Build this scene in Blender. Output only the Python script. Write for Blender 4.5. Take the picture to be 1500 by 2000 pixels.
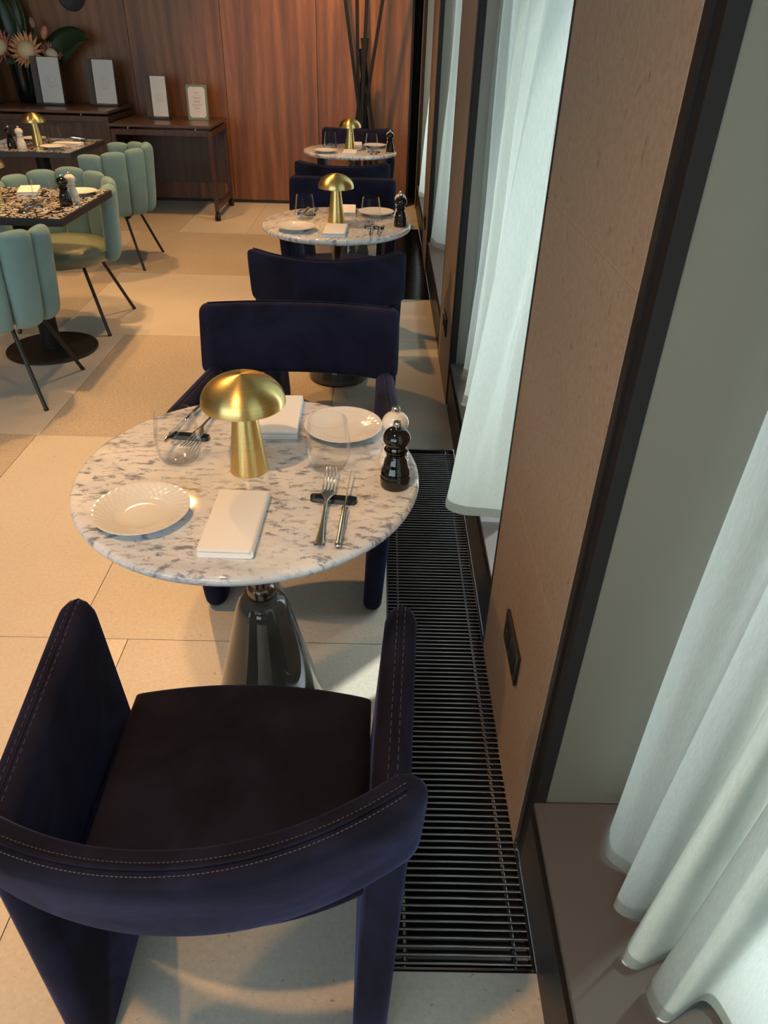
import bpy, bmesh, math, random
from mathutils import Vector, Matrix, Euler
random.seed(7)
PI = math.pi
S = bpy.context.scene
for o in list(bpy.data.objects): bpy.data.objects.remove(o)
COL = S.collection

# ------------------------------------------------------------------ camera
cam = bpy.data.cameras.new('camera'); camo = bpy.data.objects.new('camera', cam); COL.objects.link(camo)
cam.sensor_fit = 'HORIZONTAL'; cam.sensor_width = 36.0
cam.lens = 36.0 * 1385.93 / 1500.0
cam.clip_start = 0.02; cam.clip_end = 200
pitch, roll, yaw = 0.59765, 0.030394, 0.013488
fw = Vector((math.sin(yaw)*math.cos(pitch), math.cos(yaw)*math.cos(pitch), -math.sin(pitch)))
rt = Vector((math.cos(yaw), -math.sin(yaw), 0)); up = rt.cross(fw)
r2 = rt*math.cos(roll) + up*math.sin(roll); u2 = -rt*math.sin(roll) + up*math.cos(roll)
M = Matrix((r2, u2, -fw)).transposed().to_4x4(); M.translation = Vector((0, 0, 1.5))
camo.matrix_world = M
S.camera = camo
S.cycles.transparent_max_bounces = 24

# ------------------------------------------------------------------ world, sun, lamps, exposure
w = bpy.data.worlds.new('sky'); S.world = w; w.use_nodes = True
bg = w.node_tree.nodes['Background']
bg.inputs[0].default_value = (0.84, 0.92, 1.0, 1); bg.inputs[1].default_value = 4.0
sun = bpy.data.lights.new('sun', 'SUN'); sun.energy = 5.0; sun.angle = math.radians(1.5); sun.color = (1.0, 0.93, 0.82)
suno = bpy.data.objects.new('sun', sun); COL.objects.link(suno)
suno.rotation_euler = Vector((-0.42, -0.28, -0.86)).to_track_quat('-Z', 'Y').to_euler()
for k in range(4):
    y0 = 0.90 + 2.265*(k-1) + 0.62; y1 = y0 + 1.60
    if k == 0: y0, y1 = -0.73, 0.84
    pl = bpy.data.lights.new('window_portal', 'AREA'); pl.shape = 'RECTANGLE'
    pl.size = 2.9; pl.size_y = (y1-y0); pl.cycles.is_portal = True
    po = bpy.data.objects.new('window_portal', pl); COL.objects.link(po)
    po.location = (0.80, (y0+y1)/2, 1.68); po.rotation_euler = Euler((0, PI/2, 0))
pl = bpy.data.lights.new('window_portal', 'AREA'); pl.shape = 'RECTANGLE'; pl.size = 5.4; pl.size_y = 2.5; pl.cycles.is_portal = True
po = bpy.data.objects.new('window_portal', pl); COL.objects.link(po); po.location = (-2.9, -3.2, 1.75); po.rotation_euler = Euler((PI/2, 0, PI)).to_matrix().to_euler()  # portal for the added fill opening in the near wall
def spot(x, y, z, tx, ty, tz, e, ang=75, blend=0.7, r=0.045, col=(1.0, 0.51, 0.18)):
    l = bpy.data.lights.new('ceiling_lamp', 'SPOT'); l.energy = e; l.spot_size = math.radians(ang); l.spot_blend = blend
    l.shadow_soft_size = r; l.color = col
    o = bpy.data.objects.new('ceiling_lamp', l); COL.objects.link(o); o.location = (x, y, z)
    o.rotation_euler = Vector((tx-x, ty-y, tz-z)).to_track_quat('-Z', 'Y').to_euler()
ZC = 3.10
spot(-0.70, 0.05, ZC, -0.75, 0.5, 0, 150, 85)
spot(-1.55, 3.95, ZC, -1.35, 2.7, 0, 230, 85)
spot(-1.60, 1.60, ZC, -1.60, 1.65, 0, 190, 62)
spot(-0.75, 5.30, ZC, -0.85, 5.1, 0, 150, 90)
spot(-1.75, 4.10, ZC, -1.80, 4.1, 0, 80, 80)
spot(-2.00, 6.00, ZC, -2.10, 5.8, 0, 150, 85)
spot(-3.60, 4.50, ZC, -3.60, 4.4, 0, 80, 90)
spot(-0.60, 6.25, ZC, -0.50, 7.75, 0.9, 240, 75, 1.0)
S.view_settings.view_transform = 'Standard'; S.view_settings.look = 'None'
S.view_settings.gamma = 1.0; S.view_settings.use_curve_mapping = False
S.view_settings.exposure = 0.15

# ------------------------------------------------------------------ materials
def mat(name, col=(.5,.5,.5), rough=.5, metal=0, **kw):
    m = bpy.data.materials.new(name); m.use_nodes = True
    b = m.node_tree.nodes['Principled BSDF']
    b.inputs['Base Color'].default_value = (*col, 1); b.inputs['Roughness'].default_value = rough; b.inputs['Metallic'].default_value = metal
    for k, v in kw.items():
        n = k.replace('_', ' ')
        b.inputs[n].default_value = v
    return m
def N(m, t, **kw):
    n = m.node_tree.nodes.new(t)
    for k, v in kw.items():
        if hasattr(n, k): setattr(n, k, v)
        else: n.inputs[k.replace('_', ' ')].default_value = v
    return n
def L(m, a, b): m.node_tree.links.new(a, b)
def P(m): return m.node_tree.nodes['Principled BSDF']
def coord(m, scale=(1,1,1), world=False, rot=(0,0,0)):
    mp = N(m, 'ShaderNodeMapping'); mp.inputs['Scale'].default_value = scale; mp.inputs['Rotation'].default_value = rot
    if world:
        g = N(m, 'ShaderNodeNewGeometry'); L(m, g.outputs['Position'], mp.inputs['Vector'])
    else:
        tc = N(m, 'ShaderNodeTexCoord'); L(m, tc.outputs['Object'], mp.inputs['Vector'])
    return mp.outputs[0]
def ramp(m, fac, stops):
    r = N(m, 'ShaderNodeValToRGB'); e = r.color_ramp.elements
    while len(e) < len(stops): e.new(.5)
    for i, (p, c) in enumerate(stops):
        e[i].position = p; e[i].color = (*c, 1) if len(c) == 3 else c
    L(m, fac, r.inputs[0]); return r.outputs[0]
def noise(m, vec, scale, detail=4, rough=.55, dist=0):
    n = N(m, 'ShaderNodeTexNoise'); n.inputs['Scale'].default_value = scale; n.inputs['Detail'].default_value = detail
    n.inputs['Roughness'].default_value = rough; n.inputs['Distortion'].default_value = dist
    L(m, vec, n.inputs['Vector']); return n.outputs['Fac']
def bump(m, h, strength=.2, dist=.002):
    b = N(m, 'ShaderNodeBump'); b.inputs['Strength'].default_value = strength; b.inputs['Distance'].default_value = dist
    L(m, h, b.inputs['Height']); L(m, b.outputs[0], P(m).inputs['Normal'])
def mixc(m, f, a, b, mode='MIX'):
    n = N(m, 'ShaderNodeMix', data_type='RGBA', blend_type=mode)
    for s, v in ((0, f), (6, a), (7, b)):
        if isinstance(v, (int, float)): n.inputs[s].default_value = v
        elif isinstance(v, tuple): n.inputs[s].default_value = (*v, 1)
        else: L(m, v, n.inputs[s])
    return n.outputs[2]

def stone(name, base, dark, pits, speck, bstr, rough, seed=0, pitscale=(60, 95, 60)):
    m = mat(name, base, rough)
    v = coord(m, world=True)
    c = ramp(m, noise(m, v, 1.3+seed*.1, 5), [(.3, dark), (.7, base)])
    c2 = ramp(m, noise(m, v, 90, 3, .7), [(.35, (.80,.79,.77)), (.65, (1.08,1.07,1.06))])
    c = mixc(m, speck, c, c2, 'MULTIPLY')
    pv = coord(m, pitscale, world=True)
    p = ramp(m, noise(m, pv, 1.0, 3, .6, .4), [(pits, (.42,.38,.33)), (pits+.07, (1,1,1))])
    c = mixc(m, .8, c, p, 'MULTIPLY')
    L(m, c, P(m).inputs['Base Color'])
    bump(m, noise(m, v, 260, 3, .6), bstr, .002)
    return m
M_TILE = stone('smooth_limestone', (.56,.53,.47), (.50,.47,.42), .27, .5, .12, .42)
M_TILE2 = stone('fine_limestone', (.60,.57,.51), (.53,.50,.45), .25, .4, .08, .36, 2)
M_TILEC = stone('brushed_limestone', (.47,.425,.36), (.42,.38,.32), .33, 1.0, .5, .6, 4, (150,150,150))
M_GROUT = mat('grout', (.30,.27,.22), .8)
M_COLST = stone('wall_stone', (.36,.28,.215), (.315,.245,.19), .285, .7, .2, .55, 1, (55, 55, 30))
M_JOINT = mat('pale_joint', (.50,.38,.28), .7)
M_PLAST = mat('olive_grey_lining', (.15,.145,.115), .38)
bump(M_PLAST, noise(M_PLAST, coord(M_PLAST, world=True), 160, 2), .12, .001)
M_BLACK = mat('black_powder_coat', (.012,.011,.011), .42)
M_BLACK2 = mat('charcoal_trim', (.018,.017,.017), .5, Specular_IOR_Level=.12)
M_TEDGE = mat('black_table_edge', (.022,.022,.027), .4)
M_SILL = mat('taupe_sill', (.085,.080,.082), .42)
bump(M_SILL, noise(M_SILL, coord(M_SILL, world=True), 700, 2), .15, .0005)
M_GRATE = mat('black_anodised_metal', (.30,.31,.33), .16, 1.0, Specular_IOR_Level=.6)
M_PIT = mat('dark_trench', (.004,.004,.004), .9)
M_CEIL = mat('ceiling_paint', (.36,.34,.31), .8)
M_WALLP = mat('plain_wall', (.36,.26,.19), .7)
M_WALLD = mat('dark_recess_wall', (.014,.013,.013), .6)

def wood(name, a, b, c, rough=.42, sc=1.0, vert=True, coat=0.0):
    m = mat(name, b, rough, Coat_Weight=coat, Coat_Roughness=.2)
    s = (9*sc, 9*sc, .55*sc) if vert else (.55*sc, 9*sc, 9*sc)
    oi = N(m, 'ShaderNodeObjectInfo')
    mp = N(m, 'ShaderNodeMapping'); mp.inputs['Scale'].default_value = s
    g = N(m, 'ShaderNodeNewGeometry'); ad = N(m, 'ShaderNodeVectorMath', operation='ADD'); mu = N(m, 'ShaderNodeVectorMath', operation='SCALE')
    cx = N(m, 'ShaderNodeCombineXYZ'); L(m, oi.outputs['Random'], cx.inputs[0]); L(m, oi.outputs['Random'], cx.inputs[2])
    L(m, cx.outputs[0], mu.inputs[0]); mu.inputs['Scale'].default_value = 7
    L(m, g.outputs['Position'], ad.inputs[0]); L(m, mu.outputs[0], ad.inputs[1]); L(m, ad.outputs[0], mp.inputs['Vector'])
    v = mp.outputs[0]
    n1 = noise(m, v, .9, 3, .5, 1.2)
    wv = N(m, 'ShaderNodeTexWave', wave_type='BANDS', bands_direction='X' if vert else 'Z'); wv.inputs['Scale'].default_value = .45; wv.inputs['Distortion'].default_value = 7
    wv.inputs['Detail'].default_value = 3; L(m, v, wv.inputs['Vector'])
    c1 = ramp(m, n1, [(.25, a), (.5, b), (.75, c)])
    c2 = ramp(m, wv.outputs['Fac'], [(0, (.78,.74,.70)), (1, (1.1,1.08,1.05))])
    n3 = noise(m, v, 14, 4, .7)
    c3 = ramp(m, n3, [(.35, (.74,.70,.68)), (.6, (1.05,1.05,1.05))])
    col = mixc(m, .8, mixc(m, .75, c1, c2, 'MULTIPLY'), c3, 'MULTIPLY')
    L(m, col, P(m).inputs['Base Color']); bump(m, n3, .12, .001)
    return m
M_WOOD = wood('walnut_veneer', (.135,.050,.020), (.235,.092,.037), (.35,.150,.062), .42, .75)
M_WOODD = wood('dark_stained_wood', (.040,.020,.012), (.060,.031,.019), (.085,.045,.027), .38, 1.0, True)
M_WOODT = wood('dark_stained_top', (.070,.038,.023), (.095,.053,.032), (.125,.072,.044), .30, 1.0, False)

def velvet(name, base, tint, sheen=1.0, nap=(.5, 1.7), rough=.75, srough=.32, nscale=3.0):
    m = mat(name, base, rough)
    p = P(m); p.inputs['Sheen Weight'].default_value = sheen; p.inputs['Sheen Roughness'].default_value = srough
    p.inputs['Specular IOR Level'].default_value = .15
    v = coord(m, (1,1,1)); n = noise(m, v, nscale, 5, .62, 1.0)
    c = ramp(m, n, [(.3, tuple(x*nap[0] for x in base)), (.7, tuple(x*nap[1] for x in base))])
    L(m, c, p.inputs['Base Color'])
    t = ramp(m, n, [(.34, tuple(x*.35 for x in tint)), (.68, tuple(x*1.25 for x in tint))])
    L(m, t, p.inputs['Sheen Tint'])
    bump(m, noise(m, v, 900, 2), .25, .0008)
    return m
M_NAVY = velvet('navy_velvet', (.0065,.0070,.020), (.13,.15,.38), .85, (.4,2.0), .8, .26, 5.0)
M_NAVYS = velvet('aubergine_velvet_seat', (.0085,.0082,.017), (.11,.13,.34), .7, (.5,1.7), .8, .3, 4.0)
M_STITCH = mat('grey_thread', (.075,.075,.12), .7)
M_GREEN = velvet('sage_velvet', (.165,.285,.305), (.60,.82,.85), .4, (.88, 1.10), .8, .5)
M_LEATH = mat('sage_leather', (.16,.20,.15), .36)
bump(M_LEATH, noise(M_LEATH, coord(M_LEATH), 350, 3), .15, .0008)

def brass():
    m = mat('brushed_brass', (.72,.53,.20), .33, 1.0)
    p = P(m); p.inputs['Anisotropic'].default_value = .8; p.inputs['Anisotropic Rotation'].default_value = .25
    tg = N(m, 'ShaderNodeTangent', direction_type='RADIAL', axis='Z'); L(m, tg.outputs[0], p.inputs['Tangent'])
    v = coord(m, (3, 3, 260)); n = noise(m, v, 2.2, 3)
    c = ramp(m, n, [(.3, (.66,.50,.19)), (.7, (.76,.60,.26))]); L(m, c, p.inputs['Base Color'])
    return m
M_BRASS = brass()
def marble():
    m = mat('white_marble', (.8,.8,.8), .055, Specular_IOR_Level=.5)
    v = coord(m, (1,1,1), rot=(0,0,.5))
    vs = coord(m, (1.0,2.1,1.0), rot=(0,0,.6))
    base = ramp(m, noise(m, vs, 3.0, 5, .6, .6), [(.30, (.44,.47,.52)), (.46, (.63,.65,.68)), (.60, (.75,.76,.77))])
    sp = ramp(m, noise(m, vs, 34, 5, .62, .4), [(.35, (.32,.34,.40)), (.43, (.64,.66,.71)), (.48, (1,1,1))])
    mk_ = ramp(m, noise(m, vs, 6, 3, .5), [(.46, (1,1,1)), (.64, (.25,.25,.25))])
    col = mixc(m, mk_, base, mixc(m, 1.0, base, sp, 'MULTIPLY'))
    sp2 = ramp(m, noise(m, vs, 70, 3, .6), [(.30, (.60,.60,.63)), (.38, (1,1,1))])
    col = mixc(m, .8, col, sp2, 'MULTIPLY')
    L(m, col, P(m).inputs['Base Color']); return m
M_MARB = marble()
def terrazzo():
    m = mat('black_terrazzo', (.02,.02,.02), .12)
    v = coord(m, (1,1,1))
    ns = N(m, 'ShaderNodeTexNoise'); ns.inputs['Scale'].default_value = 9; L(m, v, ns.inputs['Vector'])
    ad = mixc(m, .07, v, ns.outputs['Color'], 'ADD')
    e = N(m, 'ShaderNodeTexVoronoi', feature='DISTANCE_TO_EDGE'); e.inputs['Scale'].default_value = 34; L(m, ad, e.inputs['Vector'])
    c = N(m, 'ShaderNodeTexVoronoi', feature='F1'); c.inputs['Scale'].default_value = 34; L(m, ad, c.inputs['Vector'])
    f = ramp(m, e.outputs['Distance'], [(.08, (0,0,0)), (.12, (1,1,1))])
    sc = N(m, 'ShaderNodeSeparateColor'); L(m, c.outputs['Color'], sc.inputs[0])
    chip = ramp(m, sc.outputs[0], [(.0, (.02,.02,.02)), (.08, (.025,.025,.025)), (.12, (.40,.40,.41)), (1, (.72,.70,.68))])
    L(m, mixc(m, f, (.012,.012,.013), chip), P(m).inputs['Base Color']); return m
M_TERR = terrazzo()
def curtainmat():
    m = bpy.data.materials.new('sheer_linen'); m.use_nodes = True; nt = m.node_tree; nt.nodes.clear()
    out = nt.nodes.new('ShaderNodeOutputMaterial')
    d = N(m, 'ShaderNodeBsdfDiffuse'); t = N(m, 'ShaderNodeBsdfTranslucent'); tr = N(m, 'ShaderNodeBsdfTransparent')
    tc = N(m, 'ShaderNodeTexCoord'); mp = N(m, 'ShaderNodeMapping'); mp.inputs['Scale'].default_value = (1, 1, .12)
    L(m, tc.outputs['Object'], mp.inputs['Vector'])
    n = noise(m, mp.outputs[0], 420, 3, .7)
    c = ramp(m, n, [(.3, (.385,.415,.38)), (.7, (.46,.49,.45))])
    L(m, c, d.inputs[0]); L(m, c, t.inputs[0])
    tr.inputs[0].default_value = (.9,.95,.92,1)
    a = N(m, 'ShaderNodeMixShader'); a.inputs[0].default_value = .56; L(m, d.outputs[0], a.inputs[1]); L(m, t.outputs[0], a.inputs[2])
    b = N(m, 'ShaderNodeMixShader'); b.inputs[0].default_value = .08; L(m, a.outputs[0], b.inputs[1]); L(m, tr.outputs[0], b.inputs[2])
    bp = N(m, 'ShaderNodeBump'); bp.inputs['Strength'].default_value = .25; bp.inputs['Distance'].default_value = .001
    L(m, n, bp.inputs['Height']); L(m, bp.outputs[0], d.inputs['Normal'])
    L(m, b.outputs[0], out.inputs[0]); return m
M_CURT = curtainmat()
def clearglass():
    m = bpy.data.materials.new('clear_glass'); m.use_nodes = True; nt = m.node_tree; nt.nodes.clear()
    o = N(m, 'ShaderNodeOutputMaterial'); t = N(m, 'ShaderNodeBsdfTransparent'); g = N(m, 'ShaderNodeBsdfGlossy'); g.inputs['Roughness'].default_value = .01
    lw = N(m, 'ShaderNodeLayerWeight'); lw.inputs['Blend'].default_value = .12
    tc = ramp(m, lw.outputs['Facing'], [(.0, (.985,.99,.99)), (.80, (.96,.97,.97)), (1, (.90,.93,.93))]); L(m, tc, t.inputs[0])
    mm = N(m, 'ShaderNodeMath', operation='MINIMUM'); mm.inputs[1].default_value = .38; L(m, lw.outputs['Fresnel'], mm.inputs[0])
    x = N(m, 'ShaderNodeMixShader'); L(m, mm.outputs[0], x.inputs[0]); L(m, t.outputs[0], x.inputs[1]); L(m, g.outputs[0], x.inputs[2]); L(m, x.outputs[0], o.inputs[0])
    return m
M_GLASS = clearglass()
M_WGLASS = bpy.data.materials.new('window_glass'); M_WGLASS.use_nodes = True
_nt = M_WGLASS.node_tree; _nt.nodes.clear(); _o = _nt.nodes.new('ShaderNodeOutputMaterial')
_t = _nt.nodes.new('ShaderNodeBsdfTransparent'); _t.inputs[0].default_value = (.93,.97,.96,1)
_g = _nt.nodes.new('ShaderNodeBsdfGlossy'); _g.inputs['Roughness'].default_value = .02
_m = _nt.nodes.new('ShaderNodeMixShader'); _m.inputs[0].default_value = .06
_nt.links.new(_t.outputs[0], _m.inputs[1]); _nt.links.new(_g.outputs[0], _m.inputs[2]); _nt.links.new(_m.outputs[0], _o.inputs[0])
M_SMOKE = mat('smoked_glass', (.15,.155,.135), .03, Transmission_Weight=.5, IOR=1.35, Coat_Weight=.6, Coat_Roughness=.03)
M_GUN = mat('dark_bronze_collar', (.20,.16,.13), .22, .9)
M_PORC = mat('white_porcelain', (.74,.73,.70), .05)
M_NAPK = mat('white_cotton', (.82,.82,.82), .85)
bump(M_NAPK, noise(M_NAPK, coord(M_NAPK), 600, 2), .2, .0005)
M_STEEL = mat('polished_steel', (.62,.60,.57), .10, 1.0)
M_BLKG = mat('black_lacquer', (.003,.003,.003), .03, Specular_IOR_Level=.7)
M_WHTG = mat('white_lacquer', (.78,.74,.66), .08, Coat_Weight=1.0)
M_CARD = mat('white_card', (.74,.73,.72), .6)
M_INK = mat('grey_ink', (.36,.34,.33), .7)
M_DKLEA = mat('black_leatherette', (.022,.021,.022), .5)
M_GREYP = mat('warm_grey_leaf', (.085,.07,.06), .6)
M_CGREEN = mat('sage_frame', (.20,.27,.22), .6)
M_LEAF = mat('dark_green_leaf', (.012,.035,.012), .4)
M_LEAF2 = mat('olive_leaf', (.055,.075,.02), .5)
M_PINK = mat('pink_petal', (.62,.24,.18), .6)
M_PEACH = mat('peach_petal', (.72,.36,.16), .6)
M_CREAM = mat('cream_cone', (.74,.58,.36), .8)
M_VASE = mat('dark_green_glass', (.006,.010,.007), .08)
M_RUB = mat('black_rubber', (.01,.01,.01), .55)
M_SOCK = mat('black_socket', (.014,.014,.013), .3)
M_GOLDP = mat('brass_pin', (.6,.42,.12), .3, 1.0)

# ------------------------------------------------------------------ mesh helpers
def mk(name, bm, m, parent=None, smooth=None, loc=None, recalc=True):
    if recalc: bmesh.ops.recalc_face_normals(bm, faces=bm.faces[:])
    me = bpy.data.meshes.new(name); bm.to_mesh(me); bm.free()
    if m is not None:
        for x in (m if isinstance(m, (list, tuple)) else [m]): me.materials.append(x)
    if smooth is True:
        for p in me.polygons: p.use_smooth = True
    elif smooth:
        for p in me.polygons: p.use_smooth = True
        me.set_sharp_from_angle(angle=math.radians(smooth))
    o = bpy.data.objects.new(name, me); COL.objects.link(o)
    if parent: o.parent = parent
    if loc: o.location = loc
    return o
def tag(o, label, cat=None, group=None, kind=None):
    if label: o['label'] = label
    if cat: o['category'] = cat
    if group: o['group'] = group
    if kind: o['kind'] = kind
    return o
def thing(name, label, cat, loc=(0,0,0), rz=0, group=None):
    o = bpy.data.objects.new(name, None); COL.objects.link(o); o.empty_display_size = .1
    o.location = loc; o.rotation_euler = (0, 0, rz)
    return tag(o, label, cat, group)
def box(bm, a, b, mi=0):
    x0,y0,z0 = a; x1,y1,z1 = b
    vs = [bm.verts.new(p) for p in ((x0,y0,z0),(x1,y0,z0),(x1,y1,z0),(x0,y1,z0),(x0,y0,z1),(x1,y0,z1),(x1,y1,z1),(x0,y1,z1))]
    for f in ((0,3,2,1),(4,5,6,7),(0,1,5,4),(1,2,6,5),(2,3,7,6),(3,0,4,7)):
        bm.faces.new([vs[i] for i in f]).material_index = mi
    return vs
def bev(bm, w, seg=2):
    bmesh.ops.bevel(bm, geom=bm.edges[:], offset=w, segments=seg, profile=.6, affect='EDGES')
def bx(name, a, b, m, parent=None, w=0, seg=2):
    bm = bmesh.new(); box(bm, a, b)
    if w: bev(bm, w, seg)
    return mk(name, bm, m, parent, smooth=35 if w else None)
def lathe(bm, prof, n=48, c=(0,0,0), close=False, mi=0):
    rings = []
    for r, z in prof:
        if r < 1e-6: rings.append([bm.verts.new((c[0], c[1], c[2]+z))])
        else: rings.append([bm.verts.new((c[0]+r*math.cos(2*PI*i/n), c[1]+r*math.sin(2*PI*i/n), c[2]+z)) for i in range(n)])
    pr = list(zip(rings, rings[1:]))
    if close: pr.append((rings[-1], rings[0]))
    for a, b in pr:
        for i in range(n):
            j = (i+1) % n
            if len(a) == 1 and len(b) == 1: continue
            if len(a) == 1: f = [a[0], b[i], b[j]]
            elif len(b) == 1: f = [a[i], a[j], b[0]]
            else: f = [a[i], a[j], b[j], b[i]]
            bm.faces.new(f).material_index = mi
def tube(bm, pts, r, n=8, cap=True, flat=None, mi=0):
    pts = [Vector(p) for p in pts]; rings = []; prev = None
    rs = r if isinstance(r, (list, tuple)) else [r]*len(pts)
    for i, p in enumerate(pts):
        t = (pts[min(i+1, len(pts)-1)] - pts[max(i-1, 0)]).normalized()
        if prev is None:
            a = Vector((0,0,1)) if abs(t.z) < .9 else Vector((0,1,0))
            s = t.cross(a).normalized()
        else:
            s = (prev - t*prev.dot(t)).normalized()
        prev = s; u = t.cross(s)
        fl = 1.0 if flat is None else flat
        rings.append([bm.verts.new(p + s*math.cos(2*PI*k/n)*rs[i] + u*math.sin(2*PI*k/n)*rs[i]*fl) for k in range(n)])
    for a, b in zip(rings, rings[1:]):
        for k in range(n): bm.faces.new((a[k], a[(k+1)%n], b[(k+1)%n], b[k])).material_index = mi
    if cap: bm.faces.new(rings[0][::-1]); bm.faces.new(rings[-1])
def prism(bm, pts, axis, a, b):
    def mkv(p, t):
        if axis == 'x': return (t, p[0], p[1])
        if axis == 'y': return (p[0], t, p[1])
        return (p[0], p[1], t)
    A = [bm.verts.new(mkv(p, a)) for p in pts]; B = [bm.verts.new(mkv(p, b)) for p in pts]
    n = len(pts)
    bm.faces.new(A); bm.faces.new(B[::-1])
    for i in range(n): bm.faces.new((A[i], B[i], B[(i+1)%n], A[(i+1)%n]))
def rounded(pts, rad, seg=6):
    out = []; n = len(pts)
    for i in range(n):
        p = Vector(pts[i]); a = Vector(pts[i-1]); b = Vector(pts[(i+1)%n]); r = rad[i] if isinstance(rad, (list,tuple)) else rad
        u = (a-p).normalized(); v = (b-p).normalized(); ang = u.angle(v)
        d = min(r/math.tan(ang/2), (a-p).length*.49, (b-p).length*.49)
        s = p+u*d; e = p+v*d
        for k in range(seg+1):
            t = k/seg; q = s*(1-t)**2 + p*2*t*(1-t) + e*t*t; out.append((q.x, q.y))
    return out
def catmull(pts, n):
    P_ = [Vector(p) for p in pts]; P_ = [P_[0]*2-P_[1]] + P_ + [P_[-1]*2-P_[-2]]; fine = []
    for i in range(1, len(P_)-2):
        for k in range(20):
            t = k/20; a,b,c,d = P_[i-1:i+3]
            fine.append(.5*((2*b)+(c-a)*t+(2*a-5*b+4*c-d)*t*t+(3*b-3*c+d-a)*t**3))
    fine.append(P_[-2]); L_ = [0]
    for a, b in zip(fine, fine[1:]): L_.append(L_[-1]+(b-a).length)
    out = []; j = 0
    for k in range(n):
        s = L_[-1]*k/(n-1)
        while j < len(L_)-2 and L_[j+1] < s: j += 1
        t = (s-L_[j])/max(1e-9, L_[j+1]-L_[j]); out.append(fine[j].lerp(fine[j+1], min(1, t)))
    return out
def kids(o): return [c for c in COL.objects if c.parent == o]
def dup(root, loc, rz, label, group=None):
    r = root.copy(); COL.objects.link(r); r.location = loc; r.rotation_euler = (0, 0, rz); r['label'] = label
    if group: r['group'] = group
    for ch in CH[root.name]:
        c = ch.copy(); COL.objects.link(c); c.parent = r
        for g in CH2.get(ch.name, []):
            d = g.copy(); COL.objects.link(d); d.parent = c
    return r
CH = {}; CH2 = {}
def reg(root):
    CH[root.name] = kids(root)
    for c in CH[root.name]:
        k = kids(c)
        if k: CH2[c.name] = k
    return root

# ------------------------------------------------------------------ STRUCTURE
def struct(o): o['kind'] = 'structure'; return o
GR = [(.636, 2.69), (4.75, 6.78)]          # the two trenches, along y
GX0, GX1 = .040, .327
bm = bmesh.new()
box(bm, (-7, -3, -.10), (GX0-.004, 8.3, -.012))
for a, b in ((-3, GR[0][0]), (GR[0][1], GR[1][0]), (GR[1][1], 8.3)): box(bm, (GX0-.004, a, -.10), (.9, b, -.012))
for a, b in GR: box(bm, (GX0-.004, a, -.14), (GX1+.03, b, -.10), 1)
floor = struct(mk('floor', bm, [M_GROUT, M_PIT]))
ROWS = [(-2.18,-.95,[-2.0,-.76]), (-.95,.28,[-2.6,-1.35,-.1]), (.28,1.51,[-1.96,-.72]), (1.51,2.74,[-2.7,-1.485,-.878]), (2.74,3.965,[-2.7,-1.475,-.226]),
        (3.965,5.20,[-3.1,-1.88,-.64]), (5.20,6.44,[-2.07,-.83]), (6.44,7.80,[-2.4,-1.775,-1.18])]
rough = {(3,1),(4,2),(5,1),(6,1),(6,2),(2,0),(5,0),(3,0),(7,1),(1,1)}
g = .0012
for ri, (ya, yb, xs) in enumerate(ROWS):
    ed = [-7.0] + [x for x in [xs[0]-2.48, xs[0]-1.24] if x > -6.6] + xs + [GX0]
    off = len(ed) - len(xs) - 2
    for i in range(len(ed)-1):
        mt = M_TILEC if (ri, i-off) in rough else (M_TILE2 if (ri*3+i) % 2 else M_TILE)
        if ri == 5 and i-off == 2: mt = M_TILE2
        bx('floor_tile', (ed[i]+g, ya+g, -.012), (ed[i+1]-g, yb-g, 0), mt, floor)
for (a, b) in ((-2.18,-.95),(-.95,.28),(.28,GR[0][0]-.003),(GR[0][1]+.003,GR[1][0]-.003),(GR[1][1]+.003,7.8)):
    c = (a+b)/2 if b-a > 1.6 else None
    segs = [(a, 3.965), (3.965, b)] if b-a > 1.9 else [(a, b)]
    for (p, q) in segs: bx('floor_tile', (GX0+g, p+g, -.012), (.36, q-g, 0), M_TILE, floor)

# trench grilles
for gi, (a, b) in enumerate(GR):
    lab = ['black slatted floor grille beside the nearest marble table', 'far black slatted floor grille beside the middle marble table'][gi]
    gr = thing('floor_grille', lab, 'grille', ((GX0+GX1)/2, a, 0), 0, 'slatted floor grilles')
    W = (GX1-GX0)/2; LN = b-a
    bm = bmesh.new()
    for (p, q) in (((-W,0,-.03),(-W+.004,LN,.0005)), ((W-.004,0,-.03),(W,LN,.0005)), ((-W+.004,0,-.03),(W-.004,.004,.0005)), ((-W+.004,LN-.004,-.03),(W-.004,LN,.0005))): box(bm, p, q)
    mk('frame', bm, M_GRATE, gr)
    for sx in (-W+.036, W-.036):
        bm = bmesh.new(); tube(bm, [(sx, .004, -.008), (sx, LN-.004, -.008)], .0035, 6); mk('tie_rod', bm, M_GRATE, gr, smooth=40)
    n = int((LN-.02)/.0158)
    if gi == 0:
        base = None
        for k in range(n):
            y = .012 + k*.0158
            if base is None:
                bm = bmesh.new()
                # rounded bar section
                pts = rounded([(-.0027,-.018),(.0027,-.018),(.0027,0),(-.0027,0)], [.001,.001,.0026,.0026], 3)
                prism(bm, pts, 'x', -W+.004, W-.004); base = mk('slat', bm, M_GRATE, gr, smooth=50); base.location = (0, y, -.001)
            else:
                o = base.copy(); COL.objects.link(o); o.parent = gr; o.location = (0, y, -.001)
        bm = bmesh.new()
        for sx in (-W+.036, W-.036):
            for k in range(n-1): tube(bm, [(sx, .012+k*.0158+.004, -.006), (sx, .012+(k+1)*.0158-.004, -.006)], .0055, 6)
        tag(mk('spacer', bm, M_GRATE, gr, smooth=40), None, kind='stuff')
    else:
        bm = bmesh.new()
        for k in range(n): box(bm, (-W+.004, .012+k*.0158-.0022, -.018), (W-.004, .012+k*.0158+.0022, -.001))
        tag(mk('slat', bm, M_GRATE, gr), None, kind='stuff')

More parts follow.
